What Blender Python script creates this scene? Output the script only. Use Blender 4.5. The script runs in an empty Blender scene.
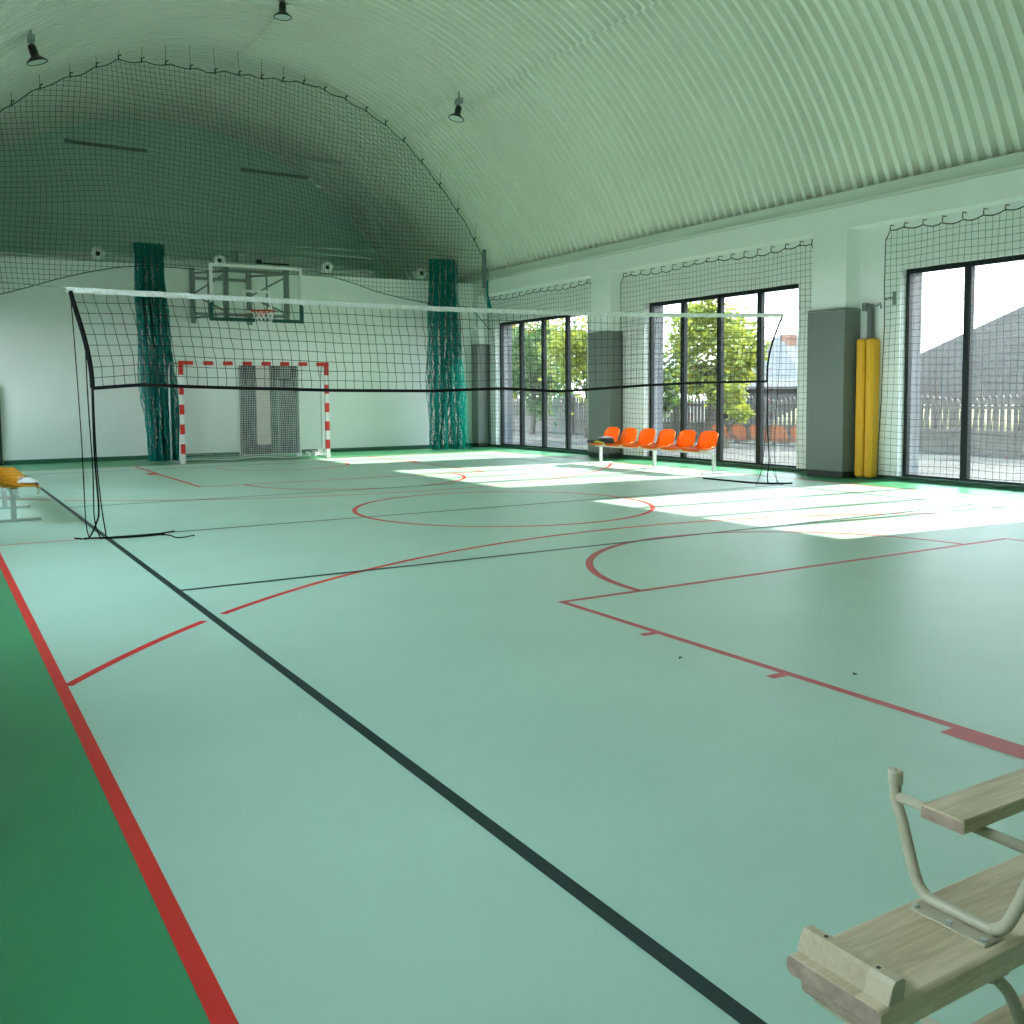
import bpy, math, random
from mathutils import Vector, Matrix
rnd = random.Random(7)
C = bpy.context.scene.collection
S = bpy.context.scene
pi = math.pi

# ------------------------------------------------------------------ materials
def mat(name, col, rough=0.6, metal=0.0, spec=0.5, noise=None, bump=None, trans=None):
    m = bpy.data.materials.new(name); m.use_nodes = True
    nt = m.node_tree; N = nt.nodes; L = nt.links
    b = N['Principled BSDF']
    b.inputs['Base Color'].default_value = (*col, 1)
    b.inputs['Roughness'].default_value = rough
    b.inputs['Metallic'].default_value = metal
    b.inputs['Specular IOR Level'].default_value = spec
    tc = None
    if noise or bump:
        tc = N.new('ShaderNodeTexCoord')
    if noise:
        scale, amt = noise[0], noise[1]
        mp = N.new('ShaderNodeMapping'); L.new(tc.outputs['Object'], mp.inputs['Vector'])
        if len(noise) > 2: mp.inputs['Scale'].default_value = noise[2]
        n = N.new('ShaderNodeTexNoise'); n.inputs['Scale'].default_value = scale; n.inputs['Detail'].default_value = 5
        L.new(mp.outputs[0], n.inputs['Vector'])
        r = N.new('ShaderNodeMapRange'); r.inputs['From Min'].default_value = .25; r.inputs['From Max'].default_value = .75
        r.inputs['To Min'].default_value = 1 - amt; r.inputs['To Max'].default_value = 1 + amt
        L.new(n.outputs['Fac'], r.inputs['Value'])
        mx = N.new('ShaderNodeVectorMath'); mx.operation = 'SCALE'
        mx.inputs[0].default_value = col; L.new(r.outputs[0], mx.inputs['Scale'])
        L.new(mx.outputs[0], b.inputs['Base Color'])
    if bump:
        n2 = N.new('ShaderNodeTexNoise'); n2.inputs['Scale'].default_value = bump[0]; n2.inputs['Detail'].default_value = 4
        L.new(tc.outputs['Object'], n2.inputs['Vector'])
        bp = N.new('ShaderNodeBump'); bp.inputs['Strength'].default_value = bump[1]; bp.inputs['Distance'].default_value = .02
        L.new(n2.outputs['Fac'], bp.inputs['Height']); L.new(bp.outputs[0], b.inputs['Normal'])
    if trans:
        t = N.new('ShaderNodeBsdfTranslucent'); t.inputs['Color'].default_value = (*trans[0], 1)
        mix = N.new('ShaderNodeMixShader'); mix.inputs[0].default_value = trans[1]
        L.new(b.outputs[0], mix.inputs[1]); L.new(t.outputs[0], mix.inputs[2])
        L.new(mix.outputs[0], N['Material Output'].inputs['Surface'])
    return m

def glass_mat(name, tint, k):
    m = bpy.data.materials.new(name); m.use_nodes = True
    nt = m.node_tree; N = nt.nodes; L = nt.links; N.clear()
    o = N.new('ShaderNodeOutputMaterial'); t = N.new('ShaderNodeBsdfTransparent'); t.inputs[0].default_value = (*tint, 1)
    g = N.new('ShaderNodeBsdfGlossy'); g.inputs['Roughness'].default_value = .0
    f = N.new('ShaderNodeLayerWeight'); f.inputs['Blend'].default_value = .5
    pw = N.new('ShaderNodeMath'); pw.operation = 'POWER'; pw.inputs[1].default_value = 5; L.new(f.outputs['Facing'], pw.inputs[0])
    mu = N.new('ShaderNodeMath'); mu.operation = 'MULTIPLY_ADD'; mu.inputs[1].default_value = .96*k; mu.inputs[2].default_value = .04*k; mu.use_clamp = True
    L.new(pw.outputs[0], mu.inputs[0])
    mx = N.new('ShaderNodeMixShader'); L.new(mu.outputs[0], mx.inputs[0]); L.new(t.outputs[0], mx.inputs[1]); L.new(g.outputs[0], mx.inputs[2])
    L.new(mx.outputs[0], o.inputs['Surface'])
    return m

def wood_mat(name, c1, c2):
    m = bpy.data.materials.new(name); m.use_nodes = True
    nt = m.node_tree; N = nt.nodes; L = nt.links; b = N['Principled BSDF']
    tc = N.new('ShaderNodeTexCoord')
    mp = N.new('ShaderNodeMapping'); mp.inputs['Scale'].default_value = (2.2, 24, 24); L.new(tc.outputs['Object'], mp.inputs['Vector'])
    n = N.new('ShaderNodeTexNoise'); n.inputs['Scale'].default_value = 2.2; n.inputs['Detail'].default_value = 7; n.inputs['Distortion'].default_value = 1.2
    L.new(mp.outputs[0], n.inputs['Vector'])
    mp2 = N.new('ShaderNodeMapping'); L.new(tc.outputs['Object'], mp2.inputs['Vector'])
    br = N.new('ShaderNodeTexBrick'); br.inputs['Scale'].default_value = 1.0
    br.inputs['Color1'].default_value = (0, 0, 0, 1); br.inputs['Color2'].default_value = (1, 1, 1, 1); br.inputs['Mortar'].default_value = (.4, .4, .4, 1)
    br.inputs['Mortar Size'].default_value = .0006; br.inputs['Brick Width'].default_value = .27; br.inputs['Row Height'].default_value = .047
    L.new(mp2.outputs[0], br.inputs['Vector'])
    ad = N.new('ShaderNodeMath'); ad.operation = 'MULTIPLY_ADD'; ad.inputs[1].default_value = .45
    L.new(br.outputs['Color'], ad.inputs[0])
    sc = N.new('ShaderNodeMath'); sc.operation = 'MULTIPLY'; sc.inputs[1].default_value = .9; L.new(n.outputs['Fac'], sc.inputs[0]); L.new(sc.outputs[0], ad.inputs[2])
    cr = N.new('ShaderNodeValToRGB'); cr.color_ramp.elements[0].position = .3; cr.color_ramp.elements[0].color = (*c2, 1)
    cr.color_ramp.elements[1].position = .8; cr.color_ramp.elements[1].color = (*c1, 1)
    L.new(ad.outputs[0], cr.inputs[0]); L.new(cr.outputs[0], b.inputs['Base Color'])
    b.inputs['Roughness'].default_value = .42
    return m

WALLC = (.88, .90, .88)
M = dict(
    wall=mat('wall_paint', WALLC, .75, noise=(1.5, .02)),
    ceil=mat('ceiling_sheet', (.86, .88, .80), .5, noise=(.6, .03)),
    trim=mat('eaves_sheet', (.70, .76, .66), .55),
    gable=mat('gable_cladding', (.64, .82, .76), .6, noise=(3, .05, (6, .2, .2))),
    skirting=mat('green_skirting', (.03, .13, .075), .5),
    court=mat('court_vinyl', (.45, .64, .52), .42, spec=.4, noise=(1.2, .05), bump=(55, .03)),
    border=mat('green_border_vinyl', (.045, .28, .115), .38, spec=.45, noise=(1.3, .12), bump=(55, .03)),
    red=mat('red_line_paint', (.74, .032, .026), .5, spec=.3, noise=(3, .05)),
    worn=mat('worn_red_paint', (.56, .085, .085), .5, noise=(14, .12)),
    dark=mat('dark_line_paint', (.012, .030, .032), .45, spec=.35),
    reveal=mat('blue_grey_reveal', (.075, .085, .10), .6),
    frame=mat('anthracite_frame', (.007, .014, .016), .4, spec=.25),
    glass=glass_mat('window_glass', (.95, .98, .97), 2.2),
    clear=glass_mat('board_glass', (.93, .97, .95), 1.0),
    pad=mat('grey_pad_vinyl', (.16, .185, .17), .42, noise=(2.5, .05), bump=(3, .05)),
    padseam=mat('dark_pad_base', (.03, .05, .045), .6),
    yellow=mat('yellow_pad_vinyl', (.74, .37, .006), .42),
    steel=mat('galvanised_steel', (.36, .42, .41), .4, .6, noise=(8, .1)),
    grey=mat('grey_painted_steel', (.20, .245, .23), .45, .1),
    postgrey=mat('dark_grey_steel', (.12, .14, .135), .5, .2),
    silver=mat('silver_leg_paint', (.55, .62, .60), .4, .2),
    orange=mat('orange_seat_plastic', (.95, .27, .004), .33, trans=((1.0, .20, .002), .38)),
    amber=mat('amber_seat_plastic', (.92, .40, .012), .33, trans=((1.0, .45, .02), .2)),
    netdark=mat('dark_net_cord', (.02, .03, .028), .8),
    netwin=mat('grey_green_net_cord', (.02, .03, .025), .8),
    teal=mat('teal_net_cord', (.0, .20, .19), .6, trans=((.0, .85, .76), .4)),
    tealdk=mat('dark_green_net_cord', (.010, .095, .07), .7),
    netwhite=mat('white_net_cord', (.85, .87, .86), .7),
    white=mat('white_lacquer', (.82, .84, .82), .4),
    tape=mat('white_net_tape', (.70, .75, .71), .7, noise=(40, .2)),
    black=mat('black_webbing', (.004, .005, .005), .8, spec=.2),
    blackm=mat('black_metal', (.012, .016, .015), .35),
    lens=mat('frosted_lens', (.80, .88, .82), .25),
    redp=mat('red_goal_band', (.62, .03, .02), .35),
    rim=mat('orange_rim_paint', (.75, .10, .03), .4),
    greenpad=mat('green_board_padding', (.0, .085, .07), .5),
    duct=mat('duct_metal', (.55, .62, .58), .45, .1, noise=(6, .12, (5, .3, .3))),
    wood=wood_mat('laminated_pine', (.78, .62, .43), (.50, .38, .23)),
    endwood=mat('pine_end_grain', (.42, .30, .22), .6, noise=(30, .3)),
    paleb=wood_mat('pale_planed_pine', (.66, .55, .38), (.50, .39, .24)),
    beige=mat('beige_tube_lacquer', (.52, .47, .33), .3),
    bolt=mat('zinc_bolt', (.6, .65, .65), .3, .8),
    cloth=mat('white_cloth', (.80, .82, .80), .8),
    cgrey=mat('grey_cloth', (.20, .21, .19), .8),
    skin=mat('beige_cloth', (.62, .45, .33), .8),
    bagdk=mat('dark_bag_fabric', (.02, .03, .025), .7),
    baggrey=mat('grey_bag_fabric', (.33, .38, .38), .7),
    bagyel=mat('yellow_green_strap', (.55, .55, .03), .6),
    doordk=mat('dark_door_panel', (.02, .028, .028), .4),
    doorgrey=mat('mottled_door_reflections', (.10, .12, .12), .4, noise=(5, .8, (3, 1, .5))),  # mottled noise paints reflections into the grey door glass
    doorpink=mat('pale_pink_panel', (.60, .52, .50), .6, noise=(3, .1)),
    ground=mat('leaf_littered_ground', (.018, .0155, .0125), .9, noise=(3.2, .8), bump=(5, .6)),
    straw=mat('dry_straw_grass', (.16, .135, .06), .9, noise=(3, .5)),
    conc=mat('weathered_concrete', (.070, .064, .055), .85, noise=(3, .2)),
    roof=mat('grey_corrugated_roof', (.062, .060, .056), .9, spec=.1, noise=(1.5, .1)),
    roof2=mat('slate_roof', (.085, .085, .083), .9, spec=.1, noise=(2, .1)),
    hwall=mat('pale_render', (.16, .165, .16), .8),
    barnw=mat('brown_grey_boards', (.035, .032, .03), .8, noise=(4, .3, (1, 6, .4))),
    brick=mat('brick_chimney', (.12, .055, .035), .8, noise=(12, .2)),
    leafy=mat('yellow_green_leaves', (.11, .15, .02), .6, noise=(2, .4), trans=((.30, .32, .04), .45)),
    leafg=mat('green_leaves', (.04, .085, .025), .6, noise=(2, .4), trans=((.10, .18, .04), .4)),
    leafa=mat('autumn_leaves', (.14, .10, .022), .6, noise=(2, .4), trans=((.34, .22, .05), .4)),
    bark=mat('brown_bark', (.05, .04, .03), .9),
    twig=mat('dry_brown_twigs', (.06, .048, .038), .9),
)

# ------------------------------------------------------------------ mesh helper
class MB:
    def __init__(s): s.v = []; s.f = []; s.mi = []
    def add(s, vs, fs, mi=0):
        k = len(s.v); s.v += [tuple(v) for v in vs]
        s.f += [tuple(i + k for i in f) for f in fs]; s.mi += [mi] * len(fs); return s
    def quad(s, a, b, c, d, mi=0): return s.add([a, b, c, d], [(0, 1, 2, 3)], mi)
    def box(s, x0, x1, y0, y1, z0, z1, mi=0, bev=0):
        if bev:
            b = min(bev, (x1-x0)*.49, (y1-y0)*.49, (z1-z0)*.49)
            vs = []; 
            X = (x0, x0+b, x1-b, x1); Y = (y0, y0+b, y1-b, y1); Z = (z0, z0+b, z1-b, z1)
            idx = {}
            def V(i, j, k):
                if (i, j, k) not in idx: idx[(i, j, k)] = len(vs); vs.append((X[i], Y[j], Z[k]))
                return idx[(i, j, k)]
            fs = []
            for (a, fixed) in ((0, 0), (0, 3), (1, 0), (1, 3), (2, 0), (2, 3)):
                q = [(1, 1), (2, 1), (2, 2), (1, 2)]
                if (fixed == 0) == (a != 1): q = q[::-1]
                f = []
                for (p, r) in q:
                    t = [p, r]; t.insert(a, fixed); f.append(V(*t))
                fs.append(f)
            for a in range(3):
                for e in (0, 3):
                    for g in (0, 3):
                        o = [i for i in range(3) if i != a]
                        def P(w, first):
                            t = [0, 0, 0]; t[a] = w
                            t[o[0]] = e if first else (1 if e == 0 else 2)
                            t[o[1]] = g if not first else (1 if g == 0 else 2)
                            return V(*t)
                        fs.append([P(1, True), P(2, True), P(2, False), P(1, False)])
            for i in (0, 3):
                for j in (0, 3):
                    for k in (0, 3):
                        m_ = lambda q: 1 if q == 0 else 2
                        fs.append([V(i, m_(j), m_(k)), V(m_(i), j, m_(k)), V(m_(i), m_(j), k)])
            return s.add(vs, fs, mi)
        vs = [(x, y, z) for x in (x0, x1) for y in (y0, y1) for z in (z0, z1)]
        return s.add(vs, [(0, 1, 3, 2), (4, 6, 7, 5), (0, 4, 5, 1), (2, 3, 7, 6), (0, 2, 6, 4), (1, 5, 7, 3)], mi)
    def tube(s, path, r, n=6, mi=0, closed=False, caps=True):
        P = [Vector(p) for p in path]
        if len(P) < 2: return s
        m = len(P); R = r if isinstance(r, (list, tuple)) else [r] * m
        k0 = len(s.v); up = None
        for i in range(m):
            if closed: t = P[(i + 1) % m] - P[i - 1]
            else: t = P[min(i + 1, m - 1)] - P[max(i - 1, 0)]
            if t.length < 1e-9: t = Vector((0, 0, 1))
            t.normalize()
            if up is None:
                up = Vector((0, 0, 1)) if abs(t.z) < .9 else Vector((1, 0, 0))
            a = t.cross(up)
            if a.length < 1e-6: a = t.cross(Vector((1, .3, .2)))
            a.normalize(); b = a.cross(t); up = b
            for j in range(n):
                w = 2 * pi * j / n
                q = P[i] + (a * math.cos(w) + b * math.sin(w)) * R[i]
                s.v.append((q.x, q.y, q.z))
        for i in range(m if closed else m - 1):
            for j in range(n):
                p0 = k0 + i * n; p1 = k0 + ((i + 1) % m) * n
                s.f.append((p0 + j, p0 + (j + 1) % n, p1 + (j + 1) % n, p1 + j)); s.mi.append(mi)
        if caps and not closed and n > 2:
            s.f.append(tuple(k0 + j for j in range(n))[::-1]); s.mi.append(mi)
            s.f.append(tuple(k0 + (m - 1) * n + j for j in range(n))); s.mi.append(mi)
        return s
    def lathe(s, prof, c=(0, 0, 0), n=24, mi=0, axis=None):
        k0 = len(s.v); rot = axis
        for (r, z) in prof:
            for j in range(n):
                a = 2 * pi * j / n; v = Vector((r * math.cos(a), r * math.sin(a), z))
                if rot: v = rot @ v
                s.v.append((v.x + c[0], v.y + c[1], v.z + c[2]))
        for i in range(len(prof) - 1):
            for j in range(n):
                s.f.append((k0 + i*n + j, k0 + i*n + (j+1) % n, k0 + (i+1)*n + (j+1) % n, k0 + (i+1)*n + j)); s.mi.append(mi)
        return s
    def grid(s, fn, nu, nv, mi=0):
        k0 = len(s.v)
        for i in range(nu + 1):
            for j in range(nv + 1): s.v.append(tuple(fn(i / nu, j / nv)))
        for i in range(nu):
            for j in range(nv):
                a = k0 + i * (nv + 1) + j
                s.f.append((a, a + 1, a + nv + 2, a + nv + 1)); s.mi.append(mi)
        return s
    def extrude(s, poly, axis, a0, a1, mi=0):
        """closed 2-D outline extruded along x, y or z"""
        def P(p, a):
            return {'x': (a, p[0], p[1]), 'y': (p[0], a, p[1]), 'z': (p[0], p[1], a)}[axis]
        n = len(poly); vs = [P(p, a0) for p in poly] + [P(p, a1) for p in poly]
        fs = [tuple(range(n))[::-1], tuple(range(n, 2 * n))] + [(i, (i+1) % n, n + (i+1) % n, n + i) for i in range(n)]
        return s.add(vs, fs, mi)
    def build(s, name, mats, parent=None, smooth=False, rot=None):
        me = bpy.data.meshes.new(name)
        o = Vector(parent.matrix_world.translation) if parent is not None else Vector((0, 0, 0))
        if parent is not None: o = root_loc(parent)
        me.from_pydata([(v[0]-o.x, v[1]-o.y, v[2]-o.z) for v in s.v], [], s.f)
        if not isinstance(mats, (list, tuple)): mats = [mats]
        for m in mats: me.materials.append(M[m] if isinstance(m, str) else m)
        me.polygons.foreach_set('material_index', s.mi)
        if smooth: me.polygons.foreach_set('use_smooth', [True] * len(s.f))
        me.validate(); me.update()
        ob = bpy.data.objects.new(name, me); C.objects.link(ob)
        if parent is not None: ob.parent = parent
        return ob

def root_loc(o):
    l = Vector((0, 0, 0))
    while o is not None: l += Vector(o.location); o = o.parent
    return l
def tag(o, label, cat, group=None, kind=None):
    o['label'] = label; o['category'] = cat
    if group: o['group'] = group
    if kind: o['kind'] = kind
    return o
def thing(name, label, cat, loc=(0, 0, 0), group=None):
    o = bpy.data.objects.new(name, None); C.objects.link(o); o.location = loc; o.empty_display_size = .1
    return tag(o, label, cat, group)
def struct(o): o['kind'] = 'structure'; return o
def dup(o, loc=None, label=None, parent=None):
    c = o.copy(); C.objects.link(c)
    if parent is not None: c.parent = parent
    if loc is not None: c.location = loc
    if label: c['label'] = label
    for ch in list(o.children): dup(ch, parent=c)
    return c
def lerp(a, b, t): return a + (b - a) * t
def interp(pts, x):
    if x <= pts[0][0]: return pts[0][1]
    for (a, b) in zip(pts, pts[1:]):
        if x <= b[0]: return lerp(a[1], b[1], (x - a[0]) / (b[0] - a[0]))
    return pts[-1][1]
def smooth_path(pts, n=8):
    P = [Vector(p) for p in pts]; out = []
    for i in range(len(P) - 1):
        p0 = P[max(i-1, 0)]; p1 = P[i]; p2 = P[i+1]; p3 = P[min(i+2, len(P)-1)]
        for k in range(n):
            t = k / n
            out.append(.5 * ((2*p1) + (p2-p0)*t + (2*p0-5*p1+4*p2-p3)*t*t + (3*p1-p0-3*p2+p3)*t**3))
    out.append(P[-1]); return out

# ------------------------------------------------------------------ dimensions
CX = 5.97                      # court and vault axis
XP, XB, XF, XE = 12.30, 12.62, 12.80, 13.10     # pilaster face, bay wall, window frame, outer face
YB = 22.1                      # partition wall
YG = 27.1                      # far gable
YN = -2.7                      # wall behind the camera
ZS, ZT = 3.88, 4.46            # lintel underside, eaves
WIN = [(17.47, 21.5), (11.44, 15.5), (5.40, 9.46)]
WT = 3.19

# ------------------------------------------------------------------ floor with its markings
f = MB()
f.quad((-.9, YN, 0), (13.1, YN, 0), (13.1, YB + .1, 0), (-.9, YB + .1, 0), 0)
X0, X1, Y0, Y1 = .48, 11.62, -.65, 20.0
f.quad((X0, Y0, .001), (X1, Y0, .001), (X1, Y1, .001), (X0, Y1, .001), 1)
def strip(x0, y0, x1, y1, w, mi, z):
    d = Vector((x1-x0, y1-y0)); d.normalize(); n = Vector((-d.y, d.x)) * w / 2
    f.quad((x0-n.x, y0-n.y, z), (x1-n.x, y1-n.y, z), (x1+n.x, y1+n.y, z), (x0+n.x, y0+n.y, z), mi)
def arc(cx, cy, r, a0, a1, w, mi, z, n=64, skip=None):
    for i in range(n):
        b0 = lerp(a0, a1, i/n); b1 = lerp(a0, a1, (i+1)/n)
        if skip and skip(cx + r*math.cos((b0+b1)/2), cy + r*math.sin((b0+b1)/2)): continue
        p = [(cx + (r+s*w/2)*math.cos(b), cy + (r+s*w/2)*math.sin(b), z) for (s, b) in ((-1, b0), (1, b0), (1, b1), (-1, b1))]
        f.quad(*p, mi)
RED, DK, WN = 2, 3, 4
AY = 9.966
strip(.50, Y0, .50, Y1, .052, RED, .002); strip(11.60, Y0, 11.60, Y1, .05, RED, .002)
strip(X0, Y1 - .025, X1, Y1 - .025, .05, RED, .002); strip(X0, Y0, X1, Y0, .05, RED, .002)
nearD = lambda x, y: abs(x - 1.463) < .075
ac = math.acos((CX - .50) / 6.75)
arc(CX, .95, 6.72, ac, pi - ac, .05, RED, .002, 260, nearD)
arc(CX, 18.98, 6.72, pi + ac, 2*pi - ac, .05, RED, .002, 260, nearD)
arc(5.95, AY, 1.785, 0, 2*pi, .055, RED, .002, 90)
KX0, KX1, FT, FT2 = 3.50, 8.41, 5.13, 14.76
strip(KX0 - .025, FT, KX1 + .025, FT, .05, WN, .0022)
strip(KX0, Y0, KX0, FT, .05, WN, .0022); strip(KX1, Y0, KX1, FT, .05, WN, .0022)
arc(CX, FT, 1.825, 0, pi, .06, WN, .0022, 60)
for yy in (4.17, 3.21):
    strip(KX0 - .12, yy, KX0, yy, .055, WN, .0024); strip(KX1, yy, KX1 + .12, yy, .055, WN, .0024)
strip(KX0 - .045, 2.32, KX0 - .045, 1.92, .13, WN, .0024); strip(KX1 + .045, 2.32, KX1 + .045, 1.92, .13, WN, .0024)
strip(KX0 - .025, FT2, KX1 + .025, FT2, .05, RED, .0022)
strip(KX0, Y1, KX0, FT2, .05, RED, .0022); strip(KX1, Y1, KX1, FT2, .05, RED, .0022)
arc(CX, FT2, 1.8, pi, 2*pi, .055, RED, .0022, 60)
strip(KX0 - .1, 17.6, KX0 - .1, 18.0, .16, RED, .0024); strip(KX1 + .1, 17.6, KX1 + .1, 18.0, .16, RED, .0024)
arc(CX, 18.45, 1.27, pi, 2*pi, .05, RED, .0022, 40)
strip(1.463, .97, 1.463, 18.97, .05, DK, .003); strip(10.62, .97, 10.62, 18.97, .05, DK, .003)
strip(1.463, 18.97, 10.62, 18.97, .05, DK, .003); strip(1.463, .97, 10.62, .97, .05, DK, .003)
strip(1.463, AY, 10.62, AY, .05, DK, .003); strip(.48, AY, 1.40, AY, .03, RED, .0022); 
strip(1.463, 6.9, 10.62, 6.9, .05, DK, .003); strip(1.463, 12.96, 10.62, 12.96, .05, DK, .003)
fl = struct(f.build('floor', ['border', 'court', 'red', 'dark', 'worn']))

# ------------------------------------------------------------------ right wall with bays
w = MB()
w.box(XP, XE, YN, YG, ZS, 4.28)                                   # lintel beam above every bay
edges = sorted([(a, b) for a, b in WIN])
pil = [(10.20, 10.86), (16.22, 16.88), (4.15, 4.80), (-1.9, -1.25)]
for a, b in pil: w.box(XP, XE, a, b, 0, ZS)
w.box(XP, XE, 21.80, YG, 0, ZS)
cuts = [YN] + [q for ab in edges for q in ab] + [YG]
for i in range(0, len(cuts), 2):
    w.box(XB, XE, cuts[i], cuts[i+1], 0, ZS)                          # solid wall between the openings
for a, b in WIN:
    w.box(XB, XE, a, b, WT, ZS); w.box(XB, XE, a, b, -.05, .025)
struct(w.build('wall_right', 'wall'))
sk = MB(); sk.box(XB - .012, XB, YN, YB, 0, .07)
struct(sk.build('baseboard_right', 'skirting'))
# left wall, unseen; its window openings are added to bring in side daylight
w = MB(); XL = 2 * CX - XP
w.box(2*CX - XE, XL, YN, YG, ZS, 4.28)
LW_FILL = [(1.3, 3.42), (5.4, 9.46), (11.44, 15.5), (19.5, 21.7)]
cuts = [YN] + [q for ab in LW_FILL for q in ab] + [YG]
for i in range(0, len(cuts), 2): w.box(2*CX - XE, 2*CX - XB, cuts[i], cuts[i+1], 0, ZS)
for a, b in LW_FILL: w.box(2*CX - XE, 2*CX - XB, a, b, WT, ZS); w.box(2*CX - XE, 2*CX - XB, a, b, -.05, 1.2)
for a, b in pil: w.box(2*CX - XB, XL, a, b, 0, ZS)
struct(w.build('wall_left', 'wall'))
w = MB(); w.box(-1.2, 13.1, YN - .25, YN, 0, 9); struct(w.build('wall_near', 'wall'))
# partition wall at the far end, lower than the vault
w = MB(); w.box(2*CX - XE, XE, YB, YB + .06, 0, 4.22)
for x0, x1, z0, z1 in ((1.54, 2.38, .07, .54),):
    t = .012
    for bx_ in ((x0, x1, z1 - t, z1), (x0, x0 + t, z0, z1), (x1 - t, x1, z0, z1)): w.box(bx_[0], bx_[1], YB - .008, YB, bx_[2], bx_[3])
struct(w.build('wall_back', 'wall'))
sk = MB(); sk.box(1.36, 6.15, YB - .015, YB, 0, .09); sk.box(7.62, 12.3, YB - .015, YB, 0, .09)
struct(sk.build('baseboard_back', 'skirting'))
w = MB(); w.box(2*CX - XE, XE, YB + .06, YG, 3.92, 4.0); struct(w.build('ceiling_lower', 'gable'))
# far gable
R0, ZC = 7.0, 1.65
w = MB()
pts = [(CX + 7.1*math.sin(a), ZC + 7.1*math.cos(a)) for a in [math.radians(-70 + 140*i/60) for i in range(61)]]
w.extrude([(pts[0][0], 4.0)] + pts + [(pts[-1][0], 4.0)], 'y', YG, YG + .2)
struct(w.build('wall_far', 'gable'))

# ------------------------------------------------------------------ corrugated vault
cm = MB()
P_ = .2; prof = [(0, 0), (.07, .0), (.10, .115), (.17, .115)]
rows = []
y = YN - .1
while y < YG + .1:
    for (dy, dr) in prof: rows.append((y + dy, dr))
    y += P_
def panel(a0, a1, base, n, sh=0):
    k0 = len(cm.v)
    for (yy, dr) in rows:
        for j in range(n + 1):
            a = math.radians(lerp(a0, a1, j / n)); r = R0 + base + dr
            cm.v.append((CX + r*math.sin(a), yy + sh, ZC + r*math.cos(a)))
    for i in range(len(rows) - 1):
        for j in range(n):
            q = k0 + i*(n+1) + j; cm.f.append((q, q+1, q+n+2, q+n+1)); cm.mi.append(0)
panel(-66.6, -37.2, 0, 16); panel(-37.4, 1.7, .03, 20, .1); panel(1.5, 34.9, 0, 18); panel(34.7, 66.6, .03, 18, .1)
ce = struct(cm.build('ceiling', 'ceil'))
# outer roof skin keeps daylight out
rs = MB()
for i in range(40):
    a0 = math.radians(-75 + 150*i/40); a1 = math.radians(-75 + 150*(i+1)/40); r = 7.35
    rs.quad(*[(CX + r*math.sin(a), yy, ZC + r*math.cos(a)) for (a, yy) in ((a0, YN-.3), (a1, YN-.3), (a1, YG+.3), (a0, YG+.3))])
struct(rs.build('ceiling_outer', 'roof'))
# eaves trim
for k, s in ((1, 1), (2, -1)):
    t = MB(); X = lambda x: CX + s * (x - CX)
    t.extrude([(X(12.335), 4.455), (X(12.35), 4.455), (X(12.35), 4.215), (X(12.285), 4.215), (X(12.285), 4.235), (X(12.335), 4.26)], 'y', YN, YG)
    struct(t.build('trim_%d' % k, 'trim'))

# ------------------------------------------------------------------ windows
for i, (a, b, XF, XB_) in enumerate([(a, b, XF, XB) for a, b in WIN] + [(a, b, 2*CX - XF, 2*CX - XB) for a, b in LW_FILL]):  # left-hand windows are added out of view as fill daylight
    zs = .025 if XF > CX else 1.2; fr = MB(); d0, d1 = XF - .04, XF + .04
    fr.box(d0, d1, a, a + .06, zs, WT); fr.box(d0, d1, b - .06, b, zs, WT)
    fr.box(d0, d1, a + .06, b - .06, zs, zs + .07); fr.box(d0, d1, a + .06, b - .06, WT - .07, WT)
    wo = bpy.data.objects.new('window_%d' % (i + 1), None); C.objects.link(wo); wo.location = (XF, (a+b)/2, 0); struct(wo)
    fr.build('window_frame', 'frame', wo)
    o0, o1 = (XF + .045, XE) if XF > CX else (2*CX - XE, XF - .045)
    rv = MB(); rv.box(o0, o1, b - .03, b + .004, zs, WT); rv.box(o0, o1, a - .004, a + .03, zs, WT); rv.box(o0, o1, a, b, WT - .03, WT + .004); rv.build('outer_reveal', 'reveal', wo)
    n = 4; stp = (b - a) / n
    for k in range(1, n):
        mm = MB(); yy = a + k * stp; mm.box(d0 - .015, d1, yy - .055, yy + .055, zs + .07, WT - .07, bev=.006); mm.build('mullion', 'frame', wo)
    for k in range(n):
        g = MB(); g.box(XF - .006, XF + .006, a + k*stp + .05, a + (k+1)*stp - .05, zs + .065, WT - .065); g.build('pane', 'glass', wo)
    si = MB(); si.box(min(XB_, XF), max(XB_, XF), a, b, zs - .025, zs + .003); si.build('sill', 'frame', wo)

# ------------------------------------------------------------------ volleyball net
YV = AY
TOP = [(1.2, 2.385), (2.03, 2.38), (3.9, 2.365), (4.97, 2.36), (6.48, 2.37), (8.04, 2.40), (9.1, 2.43), (10.68, 2.49)]
BOT = [(1.38, 1.44), (1.82, 1.475), (2.29, 1.455), (2.96, 1.435), (3.88, 1.41), (4.97, 1.40), (5.91, 1.425), (6.77, 1.385), (8.04, 1.455), (9.09, 1.495), (10.39, 1.515)]
LEFT = [(0, 1.225), (.32, 1.295), (.56, 1.35), (.77, 1.385), (1, 1.385)]
RIGHT = [(0, 10.67), (.52, 10.51), (.8, 10.40), (1, 10.385)]
def vbp(u, v):
    xt = lerp(1.225, 10.67, u)
    x = xt + .165*math.sin(v*pi/2)**1.1*(1 - u)**1.6 - .285*math.sin(min(1, v*1.15)*pi/2)*u**5
    z = lerp(interp(TOP, xt) - .03, interp(BOT, x), v)
    return (x, YV + .03*math.sin(u*9)*v, z)
vn = thing('volleyball_net', 'volleyball net strung across the court on a white tape with black bottom cord', 'net', (1.3, YV, 0))
m = MB(); NU, NV = 93, 9
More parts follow.
